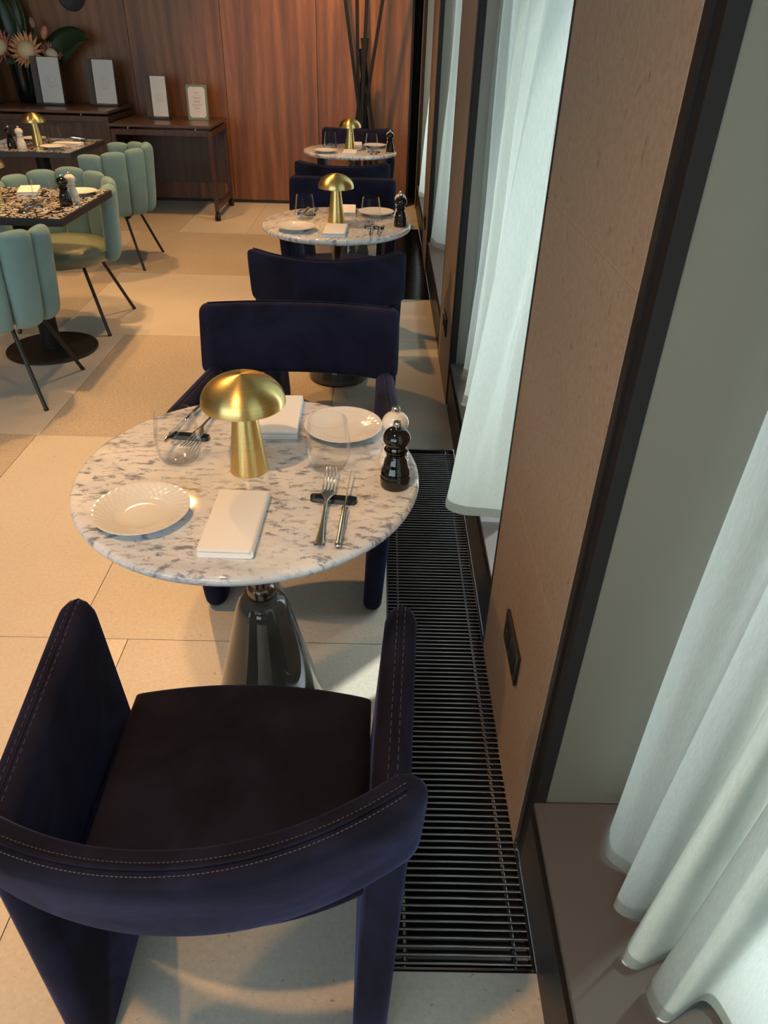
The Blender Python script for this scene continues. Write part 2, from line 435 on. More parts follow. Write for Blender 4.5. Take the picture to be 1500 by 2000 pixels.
# back wall of walnut panels
YB = 7.77
wb = struct(bx('wall_back', (-7, YB, 0), (.215, YB+.12, 3.2), M_BLACK))
xs = [.225, -.64, -1.50, -2.35, -3.20, -4.05, -4.9, -5.75, -6.6]
for a, b in zip(xs[1:], xs): bx('walnut_panel', (a+.002, YB-.02, .03), (b-.002, YB, 3.1), M_WOOD, wb, .001, 1)
struct(bx('baseboard_back', (-7, YB-.012, 0), (.2, YB-.0005, .028), M_BLACK))
struct(bx('wall_recess', (.2, 8.25, 0), (.9, 8.35, 3.2), M_WALLD))
struct(bx('trim_3', (.225, YB-.02, 0), (.245, 8.25, 3.2), M_BLACK2))
bx('floor_tile', (.245, 7.80, -.012), (.36, 8.25, 0), M_TILEC, floor)
struct(bx('ceiling', (-7, -3, 3.2), (1.2, 8.4, 3.3), M_CEIL))
struct(bx('wall_left', (-7.1, -3, 0), (-7, 8.4, 3.2), M_WALLP))
bm = bmesh.new()
box(bm, (-7, -3.1, 0), (1.0, -3, .5)); box(bm, (-7, -3.1, 3.0), (1.0, -3, 3.2)); box(bm, (-7, -3.1, .5), (-5.6, -3, 3.0)); box(bm, (-.2, -3.1, .5), (1.0, -3, 3.0))
struct(mk('wall_near', bm, M_WALLP))
w5 = struct(bx('window_5', (-5.6, -3.06, .5), (-.2, -3.05, 3.0), M_WGLASS))  # unseen glazed opening added behind the camera to let in cool fill light

# right wall: stone clad piers, reveals, sills, windows
wr = bpy.data.objects.new('wall_right', None); COL.objects.link(wr); wr['kind'] = 'structure'
XF = .325
piers = []
for k in range(-1, 4):
    y0 = .90 + 2.265*k; y1 = y0 + .61
    if k == 3: y1 = 8.25
    if k == -1: y0 = -3.0
    piers.append((y0, y1))
    bx('pier_core', (XF+.022, y0-.046 if k > -1 else y0, 0), (.80, y1-.001, 3.2), M_PLAST, wr)
    zs = [0, .612, 1.232, 1.852, 2.472, 3.10]
    if k == 3:
        bx('stone_panel', (XF, y0, .0), (XF+.02, 7.9, 3.1), M_COLST, wr)
    else:
        for a, b in zip(zs, zs[1:]): bx('stone_panel', (XF, y0+.001, a+.0012), (XF+.02, y1-.001, b-.0012), M_COLST, wr)
        bx('joint_filler', (XF+.0012, y0+.002, .01), (XF+.0215, y1-.002, 3.09), M_JOINT, wr)
    if k > -1:
        bx('edge_profile', (XF+.001, y0-.020, 0), (XF+.030, y0+.0, 3.2), M_BLACK, wr)
        bx('edge_profile', (XF+.006, y0-.048, 0), (XF+.030, y0-.022, 3.2), M_BLACK2, wr)
    bx('edge_profile', (XF-.001, y1, 0), (XF+.06, y1+.014, 3.2), M_BLACK, wr)
zt = .222
WIN = []
for i in range(4):
    a = piers[i][1] + .014; b = piers[i+1][0] - .048
    WIN.append((a, b))
    s = struct(bx('trim_1' if i == 0 else 'trim_1', (.336, a, 0), (.80, b, zt-.012), M_BLACK2))
    s.name = 'baseboard_right'
    st = bx('sill_board', (.331, a, zt-.012), (.74, b, zt), M_SILL, s, .0015, 1)
    bx('plinth', (.330, a, 0), (.336, b, .178), M_BLACK, s)
    # window
    wn = bpy.data.objects.new('window_%d' % (i+1), None); COL.objects.link(wn); wn['kind'] = 'structure'
    bm = bmesh.new()
    for p, q in (((.70,a,zt),(.76,a+.05,3.2)), ((.70,b-.05,zt),(.76,b,3.2)), ((.70,a+.05,zt),(.76,b-.05,zt+.05)), ((.70,a+.05,3.12),(.76,b-.05,3.2))): box(bm, p, q)
    mk('window_frame', bm, M_BLACK2, wn)
    bx('pane', (.727, a+.05, zt+.05), (.733, b-.05, 3.12), M_WGLASS, wn)
# sockets on the piers
for i, (yc, zc) in enumerate(((1.185, .325), (3.45, .30), (5.70, .30))):
    sk = thing('wall_socket', ['black double socket on the nearest stone pier', 'black double socket on the second stone pier from the front', 'black double socket on the farthest brown stone pier'][i], 'socket', (XF, yc, zc), 0, 'sockets on the stone piers')
    bx('cover_plate', (-.008, -.082, -.043), (0, .082, .043), M_SOCK, sk, .002)
    for s in (-1, 1):
        f = bx('socket_insert', (-.011, s*.038-.026, -.026), (-.007, s*.038+.026, .026), M_BLACK2, sk, .002)
    bx('earth_pin', (-.013, .036, -.012), (-.010, .040, .012), M_GOLDP, sk)

# ------------------------------------------------------------------ curtains
def curtain(label, hem, top, nu=260, nv=44, z0=.228, z1=3.15, pw=1.5, zoff=None):
    H_ = catmull(hem, nu); T_ = catmull(top, nu)
    bm = bmesh.new(); grid = []
    for j in range(nv+1):
        t = j/nv; tz = t**1.25; z = z0 + (z1-z0)*tz
        row = []
        for i in range(nu):
            k = (1-tz)**pw
            p = T_[i].lerp(H_[i], k)
            wig = .004*math.sin(i*.21+z*3.1)*(1-abs(2*t-1)) + .003*math.sin(i*.047+z*6)
            zz = z + (.006*math.sin(i*.13)+.004*math.sin(i*.37))*(1-t)**4 if zoff is None else z + zoff(i/(nu-1))*(1-t)**4
            row.append(bm.verts.new((p.x+wig, p.y+wig*.6, zz)))
        grid.append(row)
    for a, b in zip(grid, grid[1:]):
        for i in range(nu-1): bm.faces.new((a[i], a[i+1], b[i+1], b[i]))
    o = mk('curtain', bm, M_CURT, None, smooth=True)
    tag(o, label, 'curtain', 'sheer curtains in the window row')
    # turned-up hem: a second, slightly proud layer
    bm = bmesh.new(); hr = []
    for j in range(4):
        row = []
        for i in range(nu):
            v0 = Vector(o.data.vertices[i].co); v1 = Vector(o.data.vertices[nu*3+i].co)
            p = v0.lerp(v1, j/3*min(1, .035/max(.001, (v1-v0).length)))
            a = Vector(o.data.vertices[max(0, i-1)].co); b = Vector(o.data.vertices[min(nu-1, i+1)].co)
            d = (b-a); nrm = Vector((-d.y, d.x, 0)).normalized()
            row.append(bm.verts.new(p + nrm*.0015))
        hr.append(row)
    for a, b in zip(hr, hr[1:]):
        for i in range(nu-1): bm.faces.new((a[i], a[i+1], b[i+1], b[i]))
    mk('hem', bm, M_CURT, o, smooth=True)
    return o
def zig(y0, y1, n, xa, xb, jit=.01):
    pts = []
    for k in range(n):
        y = y0 + (y1-y0)*k/(n-1)
        pts.append(((xa if k % 2 else xb) + random.uniform(-jit, jit), y + random.uniform(-jit, jit)*.6))
    return pts
# curtain by the camera
hem1 = [(.52,.835),(.47,.80),(.443,.735),(.478,.705),(.510,.690),(.440,.655),(.462,.628),(.520,.622),(.436,.575),(.450,.548),(.525,.570),(.520,.520),(.452,.515),(.470,.470),(.545,.500),(.56,.42),(.50,.36),(.455,.34),(.52,.28)] + zig(.22,-.68,15,.46,.55)
top1 = zig(.835,-.68,34,.49,.57,.012)
curtain('pale sheer curtain nearest the camera, pooling folds on the grey sill at right', hem1, top1, 420, 44, .226, 3.15, 1.3)
hem2 = [(.42,1.835),(.385,1.838),(.33,1.842),(.275,1.853),(.236,1.885),(.228,1.925),(.245,1.99),(.30,2.06),(.375,2.20),(.42,2.34),(.37,2.43),(.375,2.52),(.43,2.57),(.44,2.64),(.36,2.67),(.352,2.70),(.40,2.76),(.45,2.83),(.43,2.90),(.385,2.94),(.378,2.98),(.42,3.03),(.46,3.07),(.40,3.105)]
top2 = zig(1.60,3.10,24,.40,.56,.014)
def zo2(s):
    return (.022*max(0, math.sin(s*PI*6)) if s > .3 else .006*math.sin(s*30))
curtain('bright sheer curtain bulging over the sill behind the nearest stone pier', hem2, top2, 360, 44, .232, 3.15, 1.5, zo2)
hem3 = [(.40,3.80),(.365,3.83),(.36,3.88),(.43,3.95),(.47,4.1),(.50,4.3),(.47,4.5),(.50,4.66),(.45,4.80),(.46,4.92),(.50,5.0),(.49,5.12),(.44,5.16),(.40,5.22),(.355,5.32),(.350,5.355),(.40,5.372)]
curtain('sheer curtain in the third window from the front, hanging beside the middle table', hem3, zig(3.82,5.37,22,.42,.49,.008), 260, 36, .23)
hem4 = [(.40,6.10),(.42,6.2),(.48,6.35),(.50,6.6),(.46,6.8),(.44,6.95),(.37,7.05),(.325,7.10),(.345,7.16),(.42,7.25),(.47,7.4),(.42,7.5),(.44,7.62)]
curtain('sheer curtain in the farthest window next to the dark recess', hem4, zig(6.08,7.63,22,.42,.49,.008), 220, 36, .23)

# ------------------------------------------------------------------ NAVY ARMCHAIR (faces +y)
def navy():
    t = thing('armchair', '', 'chair')
    for s in (-1, 1):
        prof = rounded([(-.195,0),(.270,0),(.275,.672),(-.165,.628)], [.03,.05,.045,.03], 8)
        bm = bmesh.new()
        # lofted slab: several x layers to round the rim
        lay = [(-.028,.020),(-.022,.009),(-.012,.002),(0,0),(.012,.002),(.022,.009),(.028,.020)]
        cy = sum(p[0] for p in prof)/len(prof); cz = .33
        rings = []
        for dx, ins in lay:
            ring = []
            for (y, z) in prof:
                d = Vector((y-cy, z-cz)); q = Vector((y, z)) - Vector((math.copysign(min(abs(d.x), ins), d.x), math.copysign(min(abs(d.y), ins), d.y)*(1 if z > .05 else .35)))
                lean = .242 + .022*(z/.67) + .022*max(0, q.x)/.27*(z/.67)
                ring.append(bm.verts.new((s*(lean)+dx, q.x, max(.001, q.y))))
            rings.append(ring)
        n = len(prof)
        for a, b in zip(rings, rings[1:]):
            for i in range(n): bm.faces.new((a[i], b[i], b[(i+1)%n], a[(i+1)%n]))
        for r in (rings[0], rings[-1]):
            c = bm.verts.new(sum((v.co for v in r), Vector())/n)
            for i in range(n): bm.faces.new((r[i], r[(i+1)%n], c))
        p = mk('arm_panel', bm, M_NAVY, t, smooth=60)
        # seam and stitching along the arm top
        path = [q for q in prof if q[1] > .60 or (q[0] > .2 and q[1] > .35)]
        path = [(y, z) for (y, z) in prof if (z > .34 and y > .2) or z > .6]
        path.sort(key=lambda q: (0 if q[0] > .2 and q[1] < .60 else 1, q[1] if (q[0] > .2 and q[1] < .60) else -q[0]))
        P3 = [Vector((s*(.242+.022*(z/.67)+.022*max(0,y)/.27*(z/.67)), y, z)) for y, z in [(.2725,.34)]+[q for q in prof if q[1] > .58]]
        P3 = [v for v in P3 if v.y > -.15]
        bm = bmesh.new(); tube(bm, P3, .0017, 6); mk('seam', bm, M_NAVY, p, smooth=True)
        bm = bmesh.new()
        fine = catmull([tuple(v) for v in P3], 60)
        for i in range(0, 59):
            a, b = fine[i], fine[i+1]
            for off in (-.0065, .0065):
                d = (b-a)
                c = Vector((off, 0, 0)); up_ = Vector((0, 0, -.0004)) if a.z > .6 else Vector((0, -.0004, 0))
                tube(bm, [a+c+up_+d*.1, a+c+up_+d*.7], .00055, 4)
        tag(mk('stitching', bm, M_STITCH, p), None, kind='stuff')
    # seat
    bm = bmesh.new()
    NX, NY = 26, 24
    def seatpt(u, v, top):
        hw = .234
        x = hw*u
        yf = .312 - .032*u*u; yb = -.152 + .06*u*u
        y = yb + (yf-yb)*v
        e = max(abs(u), abs(2*v-1)); d = (1-max(0, (e-.86)/.14)**2)**.5 if e < 1 else 0
        if top:
            z = .386 + .024*d + .010*(1-u*u)*(1-(2*v-1)**2)
        else: z = .376 - .024*d
        return (x, y, z)
    G = {}
    for lay in (1, 0):
        for i in range(NX+1):
            for j in range(NY+1):
                G[lay, i, j] = bm.verts.new(seatpt(math.sin((i/NX*2-1)*PI/2), .5+.5*math.sin((j/NY*2-1)*PI/2), lay))
    for lay in (1, 0):
        for i in range(NX):
            for j in range(NY): bm.faces.new((G[lay,i,j], G[lay,i+1,j], G[lay,i+1,j+1], G[lay,i,j+1]))
    for i in range(NX):
        bm.faces.new((G[1,i,0], G[1,i+1,0], G[0,i+1,0], G[0,i,0])); bm.faces.new((G[1,i,NY], G[1,i+1,NY], G[0,i+1,NY], G[0,i,NY]))
    for j in range(NY):
        bm.faces.new((G[1,0,j], G[1,0,j+1], G[0,0,j+1], G[0,0,j])); bm.faces.new((G[1,NX,j], G[1,NX,j+1], G[0,NX,j+1], G[0,NX,j]))
    mk('seat', bm, M_NAVYS, t, smooth=60)
    # curved back band
    bm = bmesh.new(); NU, NV = 64, 28; hw = .298; rc = .030
    rings = []
    def arc(x): return -.264 + .105*(abs(x)/.30)**2.1
    us = [math.sin((i/NU*2-1)*PI/2) for i in range(NU+1)]
    for u in us:
        x = hw*u; d = hw-abs(x)
        k = 1.0 if d > rc else math.sqrt(max(0, 1-((rc-d)/rc)**2))
        hh = (.105-rc) + rc*k; th = .027*(k if d < .03 else 1.0)
        th = .027*math.sqrt(max(0.0, 1-(max(0, .027-d)/.027)**2))
        yc = arc(x); dy = .105*2.1*(abs(x)/.30)**1.1/.30*(1 if x > 0 else -1); nn = Vector((-dy, 1, 0)).normalized()
        ring = []
        for j in range(NV):
            a = 2*PI*j/NV; ca, sa = math.cos(a), math.sin(a)
            e = .38
            px = math.copysign(abs(ca)**e, ca)*max(th, .0008); pz = math.copysign(abs(sa)**e, sa)*hh
            # pull the long section towards a rounded top and bottom
            pz = sa*hh if False else pz
            q2 = (x/.3)**2; zc = (.687+.019*q2) + pz*(.975+.005*q2)
            c = Vector((x, yc, zc)) + nn*px + Vector((0, -.24*pz, 0))
            ring.append(bm.verts.new(c))
        rings.append(ring)
    for a, b in zip(rings, rings[1:]):
        for j in range(NV): bm.faces.new((a[j], b[j], b[(j+1)%NV], a[(j+1)%NV]))
    bm.faces.new(rings[0]); bm.faces.new(rings[-1][::-1])
    bk = mk('backrest', bm, M_NAVY, t, smooth=70)
    # piping and stitching along its top
    bm = bmesh.new(); bm2 = bmesh.new()
    pts = []
    for i in range(2, 121-2):
        x = -.286 + .572*i/120; pts.append(Vector((x, arc(x)-.027, .7915 + .0195*(x/.3)**2 - (0 if abs(x) < .272 else (abs(x)-.272)**2*18))))
    tube(bm, pts, .0022, 6); mk('seam', bm, M_NAVY, bk, smooth=True)
    for i in range(len(pts)-1):
        a, b = pts[i], pts[i+1]; d = b-a
        for off in (-.0075, .0075):
            c = Vector((0, off, -.0016)); tube(bm2, [a+c+d*.08, a+c+d*.68], .00055, 4)
    tag(mk('stitching', bm2, M_STITCH, bk), None, kind='stuff')
    return reg(t)
nv = navy()
nv.location = (-.235, .68, 0); nv['label'] = 'navy velvet armchair in the foreground with its back to the camera'
GN = 'navy velvet armchairs along the window'
nv['group'] = GN
TC = [(-.257,1.232), (-.213,3.459), (-.252,5.82)]
dup(nv, (-.246, 1.905, 0), PI-.01, 'navy velvet armchair behind the nearest table, its backrest facing the camera')
dup(nv, (-.212, 2.965, 0), .02, 'navy velvet armchair with its back to the camera, before the middle marble table')
dup(nv, (-.232, 4.15, 0), PI-.01, 'navy velvet armchair on the far side of the middle marble table')
dup(nv, (-.262, 5.11, 0), .0, 'navy velvet armchair with its back to the camera, before the farthest marble table')
dup(nv, (-.225, 6.52, 0), PI, 'navy velvet armchair on the far side of the farthest marble table')

# ------------------------------------------------------------------ MARBLE TABLE
def mtable():
    t = thing('marble_table', '', 'table')
    R_ = .3426; bm = bmesh.new()
    prof = [(0,.731),(R_-.02,.731),(R_-.008,.733),(R_-.002,.738),(R_,.744),(R_-.001,.750),(R_-.005,.755),(R_-.011,.757),(0,.757)]
    lathe(bm, prof, 96); mk('tabletop', bm, M_MARB, t, smooth=35)
    bm = bmesh.new()
    out = [(.150,.006),(.152,.012),(.149,.030),(.134,.085),(.118,.15),(.102,.22),(.087,.28),(.074,.335),(.065,.375),(.060,.395),(.054,.410),(.046,.420),(.036,.426),(.029,.427)]
    inn = [(r-.005, z-.004 if z > .1 else z) for r, z in out][::-1]
    lathe(bm, out+inn, 64, close=True); mk('glass_bell', bm, M_SMOKE, t, smooth=40)
    bm = bmesh.new(); lathe(bm, [(0,0),(.145,0),(.147,.003),(.147,.006),(.05,.012),(0,.012)], 64); mk('base_disc', bm, M_BLACK, t, smooth=35)
    bm = bmesh.new(); lathe(bm, [(0,.012),(.024,.012),(.022,.38),(.0,.38)], 32); mk('inner_rod', bm, M_GUN, t, smooth=35)
    bm = bmesh.new(); lathe(bm, [(0,.38),(.024,.38),(.026,.427),(.031,.431),(.032,.450),(.029,.456),(.024,.46),(.022,.60),(.030,.66),(.07,.715),(.12,.728),(.12,.7315),(0,.7315)], 48); mk('collar', bm, M_GUN, t, smooth=40)
    return reg(t)
mt = mtable()
labs = ['round white marble table nearest the camera on a smoked glass bell base', 'round white marble table in the middle of the window row', 'farthest round white marble table, near the walnut wall']
GT = 'round marble tables along the window'
mt.location = (*TC[0], 0); mt['label'] = labs[0]; mt['group'] = GT
for k in (1, 2): dup(mt, (*TC[k], 0), .8*k, labs[k])

# ------------------------------------------------------------------ TABLE LAMP
def lamp():
    t = thing('table_lamp', '', 'lamp')
    bm = bmesh.new(); lathe(bm, [(0,0),(.0375,0),(.0385,.001),(.0385,.004),(.0205,.152),(0,.152)], 64); mk('base', bm, M_BRASS, t, smooth=30)
    bm = bmesh.new()
    pr = []
    for k in range(15):
        a = PI/2*k/14; pr.append((.0805*math.sin(a), .151+.054*math.cos(a) if k < 14 else .151))
    pr = [(r, z) for r, z in pr]
    pr[-1] = (.0805, .150)
    inner = [(.078,.146)] + [(r*.965, z-.003) for r, z in pr[::-1][1:]]
    lathe(bm, pr+[(.0803,.1465),(.079,.146)]+inner[1:], 96); mk('lamp_shade', bm, M_BRASS, t, smooth=30)
    bm = bmesh.new(); lathe(bm, [(0,.135),(.024,.135),(.024,.18),(0,.18)], 24); mk('bulb_holder', bm, M_WHTG, t, smooth=30)
    return reg(t)
lp = lamp()
# ------------------------------------------------------------------ TABLEWARE
def glass():
    t = thing('tumbler', '', 'glass')
    o = [(0,.0),(.028,0),(.035,.003),(.041,.012),(.0445,.028),(.0455,.042),(.0445,.060),(.0415,.085),(.0383,.106)]
    bm = bmesh.new(); lathe(bm, o, 56); mk('bowl', bm, M_GLASS, t, smooth=60)
    bm = bmesh.new(); lathe(bm, [(0,.0035),(.030,.0035),(.036,.006),(.030,.0085),(0,.0075)], 40); mk('thick_bottom', bm, M_GLASS, t, smooth=60)
    bm = bmesh.new(); tube(bm, [(.0381*math.cos(a), .0381*math.sin(a), .106) for a in [2*PI*i/48 for i in range(49)]], .0006, 6, cap=False); mk('rim', bm, M_GLASS, t, smooth=True)
    return reg(t)
gl = glass()
def plate():
    bm = bmesh.new(); n = 144
    pr = [(0,.002),(.030,.002),(.034,0),(.038,0),(.040,.003),(.052,.006),(.070,.012),(.085,.0175),(.0865,.0185),(.0862,.0195)]
    lathe(bm, pr, n)
    rings = [(.0862,.0195,0),(.083,.0192,0)] + [(.081-.0036*k, .0188-.0014*k, 1) for k in range(8)] + [(.0505,.0072,0),(.049,.0064,0),(.047,.0056,0),(.03,.005,0),(0,.005,0)]
    prev = None
    for r, z, f in rings:
        if r == 0: ring = [bm.verts.new((0,0,z))]
        else: ring = [bm.verts.new((r*math.cos(2*PI*i/n), r*math.sin(2*PI*i/n), z + (.00055*(1 if (i//2 + int((.081-r)/.0075))%2 else -1) if f else 0))) for i in range(n)]
        if prev:
            for i in range(n):
                j = (i+1)%n
                if len(ring) == 1: bm.faces.new((prev[i], prev[j], ring[0]))
                else: bm.faces.new((prev[i], prev[j], ring[j], ring[i]))
        prev = ring
    bmesh.ops.remove_doubles(bm, verts=bm.verts[:], dist=1e-5)
    o = mk('side_plate', bm, M_PORC, None, smooth=50); tag(o, '', 'plate'); CH[o.name] = []
    return o
pt = plate()
def napkin():
    t = thing('napkin', '', 'napkin')
    for k, (z, g_) in enumerate(((0,.0), (.0058,.0012), (.0116,.002))):
        bm = bmesh.new()
        w2 = .0475-g_; l2 = .096-g_
        vs = {}
        NX, NY = 10, 14
        pts = rounded([(-w2,-l2),(w2,-l2),(w2,l2),(-w2,l2)], [.004]*4, 3)
        prism(bm, pts, 'z', z+.0002, z+.0054); bev(bm, .0018, 2)
        for v in bm.verts:
            v.co.z += .0006*math.sin(v.co.x*60+k)+.0006*math.sin(v.co.y*40+k*2)*.8
            v.co.z = max(v.co.z, .0003)
            v.co.x += .0012*math.sin(v.co.y*35+k)
        mk('fold', bm, M_NAPK, t, smooth=50)
    bm = bmesh.new()
    pr = [(.004*math.cos(a)-.0, .0088+.0085*math.sin(a)) for a in [(-PI/2 + PI*q/10) for q in range(11)]]
    prism(bm, [(.0445+p[0]*1.1, p[1]) for p in pr], 'y', -.094, .094)
    mk('folded_edge', bm, M_NAPK, t, smooth=60)
    return reg(t)
nk = napkin()
def mill(m, name):
    t = thing(name, '', 'mill')
    pr = [(0,0),(.0285,0),(.0295,.002),(.0295,.020),(.0275,.0225),(.0285,.025),(.0285,.028),(.0265,.0305),(.0285,.034),(.0275,.038),(.0245,.043),(.0235,.050),(.0215,.058),(.0180,.064),(.0165,.067),(.0195,.070),(.0195,.073),(.016,.0755)]
    bm = bmesh.new(); lathe(bm, pr+[(0,.0755)], 48); mk('body', bm, m, t, smooth=35)
    bm = bmesh.new()
    hd = [(0,.0757),(.017,.0757),(.0225,.0775),(.0235,.080),(.019,.0825)] + [(.0265*math.cos(a), .104+.0225*math.sin(a)) for a in [-.85+ (PI/2+.7)*q/14 for q in range(15)]] + [(0,.1262)]
    lathe(bm, hd, 48); mk('head', bm, m, t, smooth=35)
    bm = bmesh.new(); lathe(bm, [(0,.125),(.006,.125),(.008,.128),(.0085,.133),(.007,.138),(0,.1395)], 24); mk('knob', bm, M_STEEL, t, smooth=35)
    return reg(t)
mb = mill(M_BLKG, 'pepper_mill'); mw = mill(M_WHTG, 'salt_mill')
def rest():
    bm = bmesh.new()
    pts = rounded([(-.044,-.006),(-.038,-.0105),(.038,-.0105),(.044,-.006),(.044,.006),(.038,.0105),(-.038,.0105),(-.044,.006)], .003, 3)
    prism(bm, pts, 'z', 0, .010); bev(bm, .0012, 2)
    for v in bm.verts:
        if v.co.z > .005: v.co.z -= .002*(1-(v.co.x/.044)**2); v.co.y *= .82
    o = mk('cutlery_rest', bm, M_BLKG, None, smooth=40); tag(o, '', 'cutlery rest'); CH[o.name] = []; return o
rs = rest()
def strip(bm, secs):
    # secs: (y, z, half width, thickness)
    rings = []
    for y, z, w_, th in secs:
        rings.append([bm.verts.new((w_*math.cos(2*PI*k/10), y, z+th/2*math.sin(2*PI*k/10))) for k in range(10)])
    for a, b in zip(rings, rings[1:]):
        for k in range(10): bm.faces.new((a[k], a[(k+1)%10], b[(k+1)%10], b[k]))
    bm.faces.new(rings[0][::-1]); bm.faces.new(rings[-1])
def fork():
    t = thing('fork', '', 'fork')
    bm = bmesh.new()
    strip(bm, [(-.100,.003,.0065,.003),(-.098,.003,.0095,.004),(-.085,.0032,.0088,.004),(-.060,.005,.0062,.004),(-.03,.009,.0040,.004),(.0,.0128,.0034,.004),(.025,.0150,.0036,.0035),(.036,.0148,.0070,.003),(.048,.0138,.0115,.0024),(.058,.0130,.0125,.0022),(.066,.0128,.0122,.002)])
    mk('handle', bm, M_STEEL, t, smooth=60)
    for k in range(4):
        x = -.0099+.0066*k; bm = bmesh.new()
        tube(bm, [(x,.060,.0129),(x,.085,.0140),(x*.96,.110,.0175),(x*.94,.130,.0225),(x*.93,.134,.0235)], [.0021,.0019,.0017,.0014,.0006], 6, flat=.6)
        mk('tine', bm, M_STEEL, t, smooth=60)
    return reg(t)
fk = fork()
def knife():
    t = thing('knife', '', 'knife')
    bm = bmesh.new()
    strip(bm, [(-.106,.004,.003,.003),(-.104,.004,.0062,.006),(-.098,.0045,.0066,.0066),(-.09,.005,.0052,.006),(-.05,.0085,.0062,.0070),(-.008,.0120,.0048,.0065),(-.004,.0122,.0060,.0075),(.002,.0128,.0060,.0075),(.006,.0130,.0040,.006)])
    mk('handle', bm, M_STEEL, t, smooth=60)
    bm = bmesh.new()
    strip(bm, [(.005,.0130,.0030,.005),(.015,.0136,.0020,.009),(.05,.0158,.0011,.014),(.09,.0185,.0010,.015),(.113,.0205,.0009,.011),(.122,.0215,.0005,.004)])
    mk('blade', bm, M_STEEL, t, smooth=60)
    return reg(t)
kf = knife()

# a place setting: two covers, mirrored through the table centre
first = {}
def put(proto, x, y, z, rz, label, group):
    k = proto.name
    if k not in first:
        first[k] = 1; proto.location = (x, y, z); proto.rotation_euler = (0, 0, rz); proto['label'] = label; proto['group'] = group; return proto
    return dup(proto, (x, y, z), rz, label, group)
def dress(cx, cy, z, where, near, far, full=True, lampxy=(0,.0), flip=1, side=None):
    def q(proto, dx, dy, dz, rz, label, group):
        return put(proto, cx+flip*dx, cy+flip*dy, z+dz, rz + (0 if flip == 1 else PI), label, group)
    q(lp, -.001+lampxy[0], .004+lampxy[1], 0, .3, 'brass mushroom table lamp on %s' % where, 'brass mushroom lamps')
    q(gl, .157, .022, 0, 0, 'clear tumbler to the right of the lamp on %s' % where, 'clear tumblers')
    q(gl, -.148, .036, 0, 1, 'clear tumbler to the left of the lamp on %s' % where, 'clear tumblers')
    q(pt, -.167, -.170, 0, .4, 'white ribbed side plate at the near left of %s' % where, 'white side plates')
    q(pt, .180, .175, 0, 1.1, 'white ribbed side plate at the far right of %s' % where, 'white side plates')
    q(nk, .006, -.196, 0, -.02, 'folded white napkin at the near edge of %s' % where, 'folded white napkins')
    q(nk, .033, .226, 0, PI+.03, 'folded white napkin behind the lamp on %s' % where, 'folded white napkins')
    q(mb, .293, -.043, 0, .2, 'glossy black pepper mill on %s' % where, 'black pepper mills')
    q(mw, .291, .022, 0, .2, 'glossy white salt mill behind the black mill on %s' % where, 'white salt mills')
    q(rs, .176, -.108, 0, -.10, 'black cutlery rest at the near right of %s' % where, 'black cutlery rests')
    q(fk, .163, -.155, 0, -.03, 'steel fork laid on the near right rest of %s' % where, 'forks')
    q(kf, .199, -.150, 0, -.06, 'steel knife laid on the near right rest of %s' % where, 'knives')
    q(rs, -.150, .126, 0, PI-.12, 'black cutlery rest at the far left of %s' % where, 'black cutlery rests')
    q(fk, -.124, .180, 0, PI-.12, 'steel fork laid on the far left rest of %s' % where, 'forks')
    q(kf, -.170, .190, 0, PI-.14, 'steel knife laid on the far left rest of %s' % where, 'knives')
dress(*TC[0], .757, 'the nearest marble table', '', '')
dress(*TC[1], .757, 'the middle marble table', '', '')
dress(*TC[2], .757, 'the farthest marble table', '', '')

# ------------------------------------------------------------------ BLACK TERRAZZO TABLES
def ttable():
    t = thing('terrazzo_table', '', 'table')
    bm = bmesh.new(); box(bm, (-.35,-.35,.722), (.35,.35,.7555)); bev(bm, .0015, 1); mk('tabletop', bm, M_TEDGE, t, smooth=35)
    bx('terrazzo_inlay', (-.343,-.343,.7552), (.343,.343,.757), M_TERR, t)
    bm = bmesh.new(); lathe(bm, [(0,.014),(.048,.014),(.048,.70),(.12,.705),(.12,.7225),(0,.7225)], 40); mk('pole', bm, M_BLACK2, t, smooth=35)
    bm = bmesh.new(); lathe(bm, [(0,0),(.234,0),(.2365,.002),(.2365,.010),(.234,.013),(.05,.014),(0,.014)], 72); mk('base_disc', bm, M_BLACK, t, smooth=35)
    return reg(t)
tt = ttable()
BT = [(-1.795,3.725), (-2.462,5.652)]
tt.location = (*BT[0], 0); tt['label'] = 'square black terrazzo table nearest the camera at left'; tt['group'] = 'terrazzo tables'
dup(tt, (*BT[1], 0), 0, 'farther square black terrazzo table before the dark consoles')
def A(proto, x, y, rz, label, group): return put(proto, x, y, .757, rz, label, group)
w1, w2 = 'the nearer terrazzo table', 'the farther terrazzo table'
GL_, GG, GP, GK, GF, GKN, GRr = 'brass mushroom lamps', 'clear tumblers', 'white side plates', 'folded white napkins', 'forks', 'knives', 'black cutlery rests'
A(lp, -1.905, 3.735, 0, 'brass mushroom table lamp on '+w1, GL_)
A(gl, -1.65, 3.70, 0, 'clear tumbler beside the mills on '+w1, GG)
A(mb, -1.527, 3.66, 0, 'glossy black pepper mill on '+w1, 'black pepper mills')
A(mw, -1.522, 3.745, 0, 'glossy white salt mill beside the black mill on '+w1, 'white salt mills')
A(nk, -1.83, 3.955, .3, 'folded white napkin at the far side of '+w1, GK)
A(nk, -1.90, 3.515, -.05, 'folded white napkin at the near left edge of '+w1, GK)
A(pt, -1.56, 3.93, 0, 'white ribbed side plate at the far right of '+w1, GP)
A(rs, -1.66, 3.60, 0, 'black cutlery rest at the near right of '+w1, GRr)
A(fk, -1.67, 3.555, -.1, 'steel fork at the near right of '+w1, GF)
A(kf, -1.635, 3.555, -.1, 'steel knife at the near right of '+w1, GKN)
A(lp, -2.445, 5.60, 0, 'brass mushroom table lamp on '+w2, GL_)
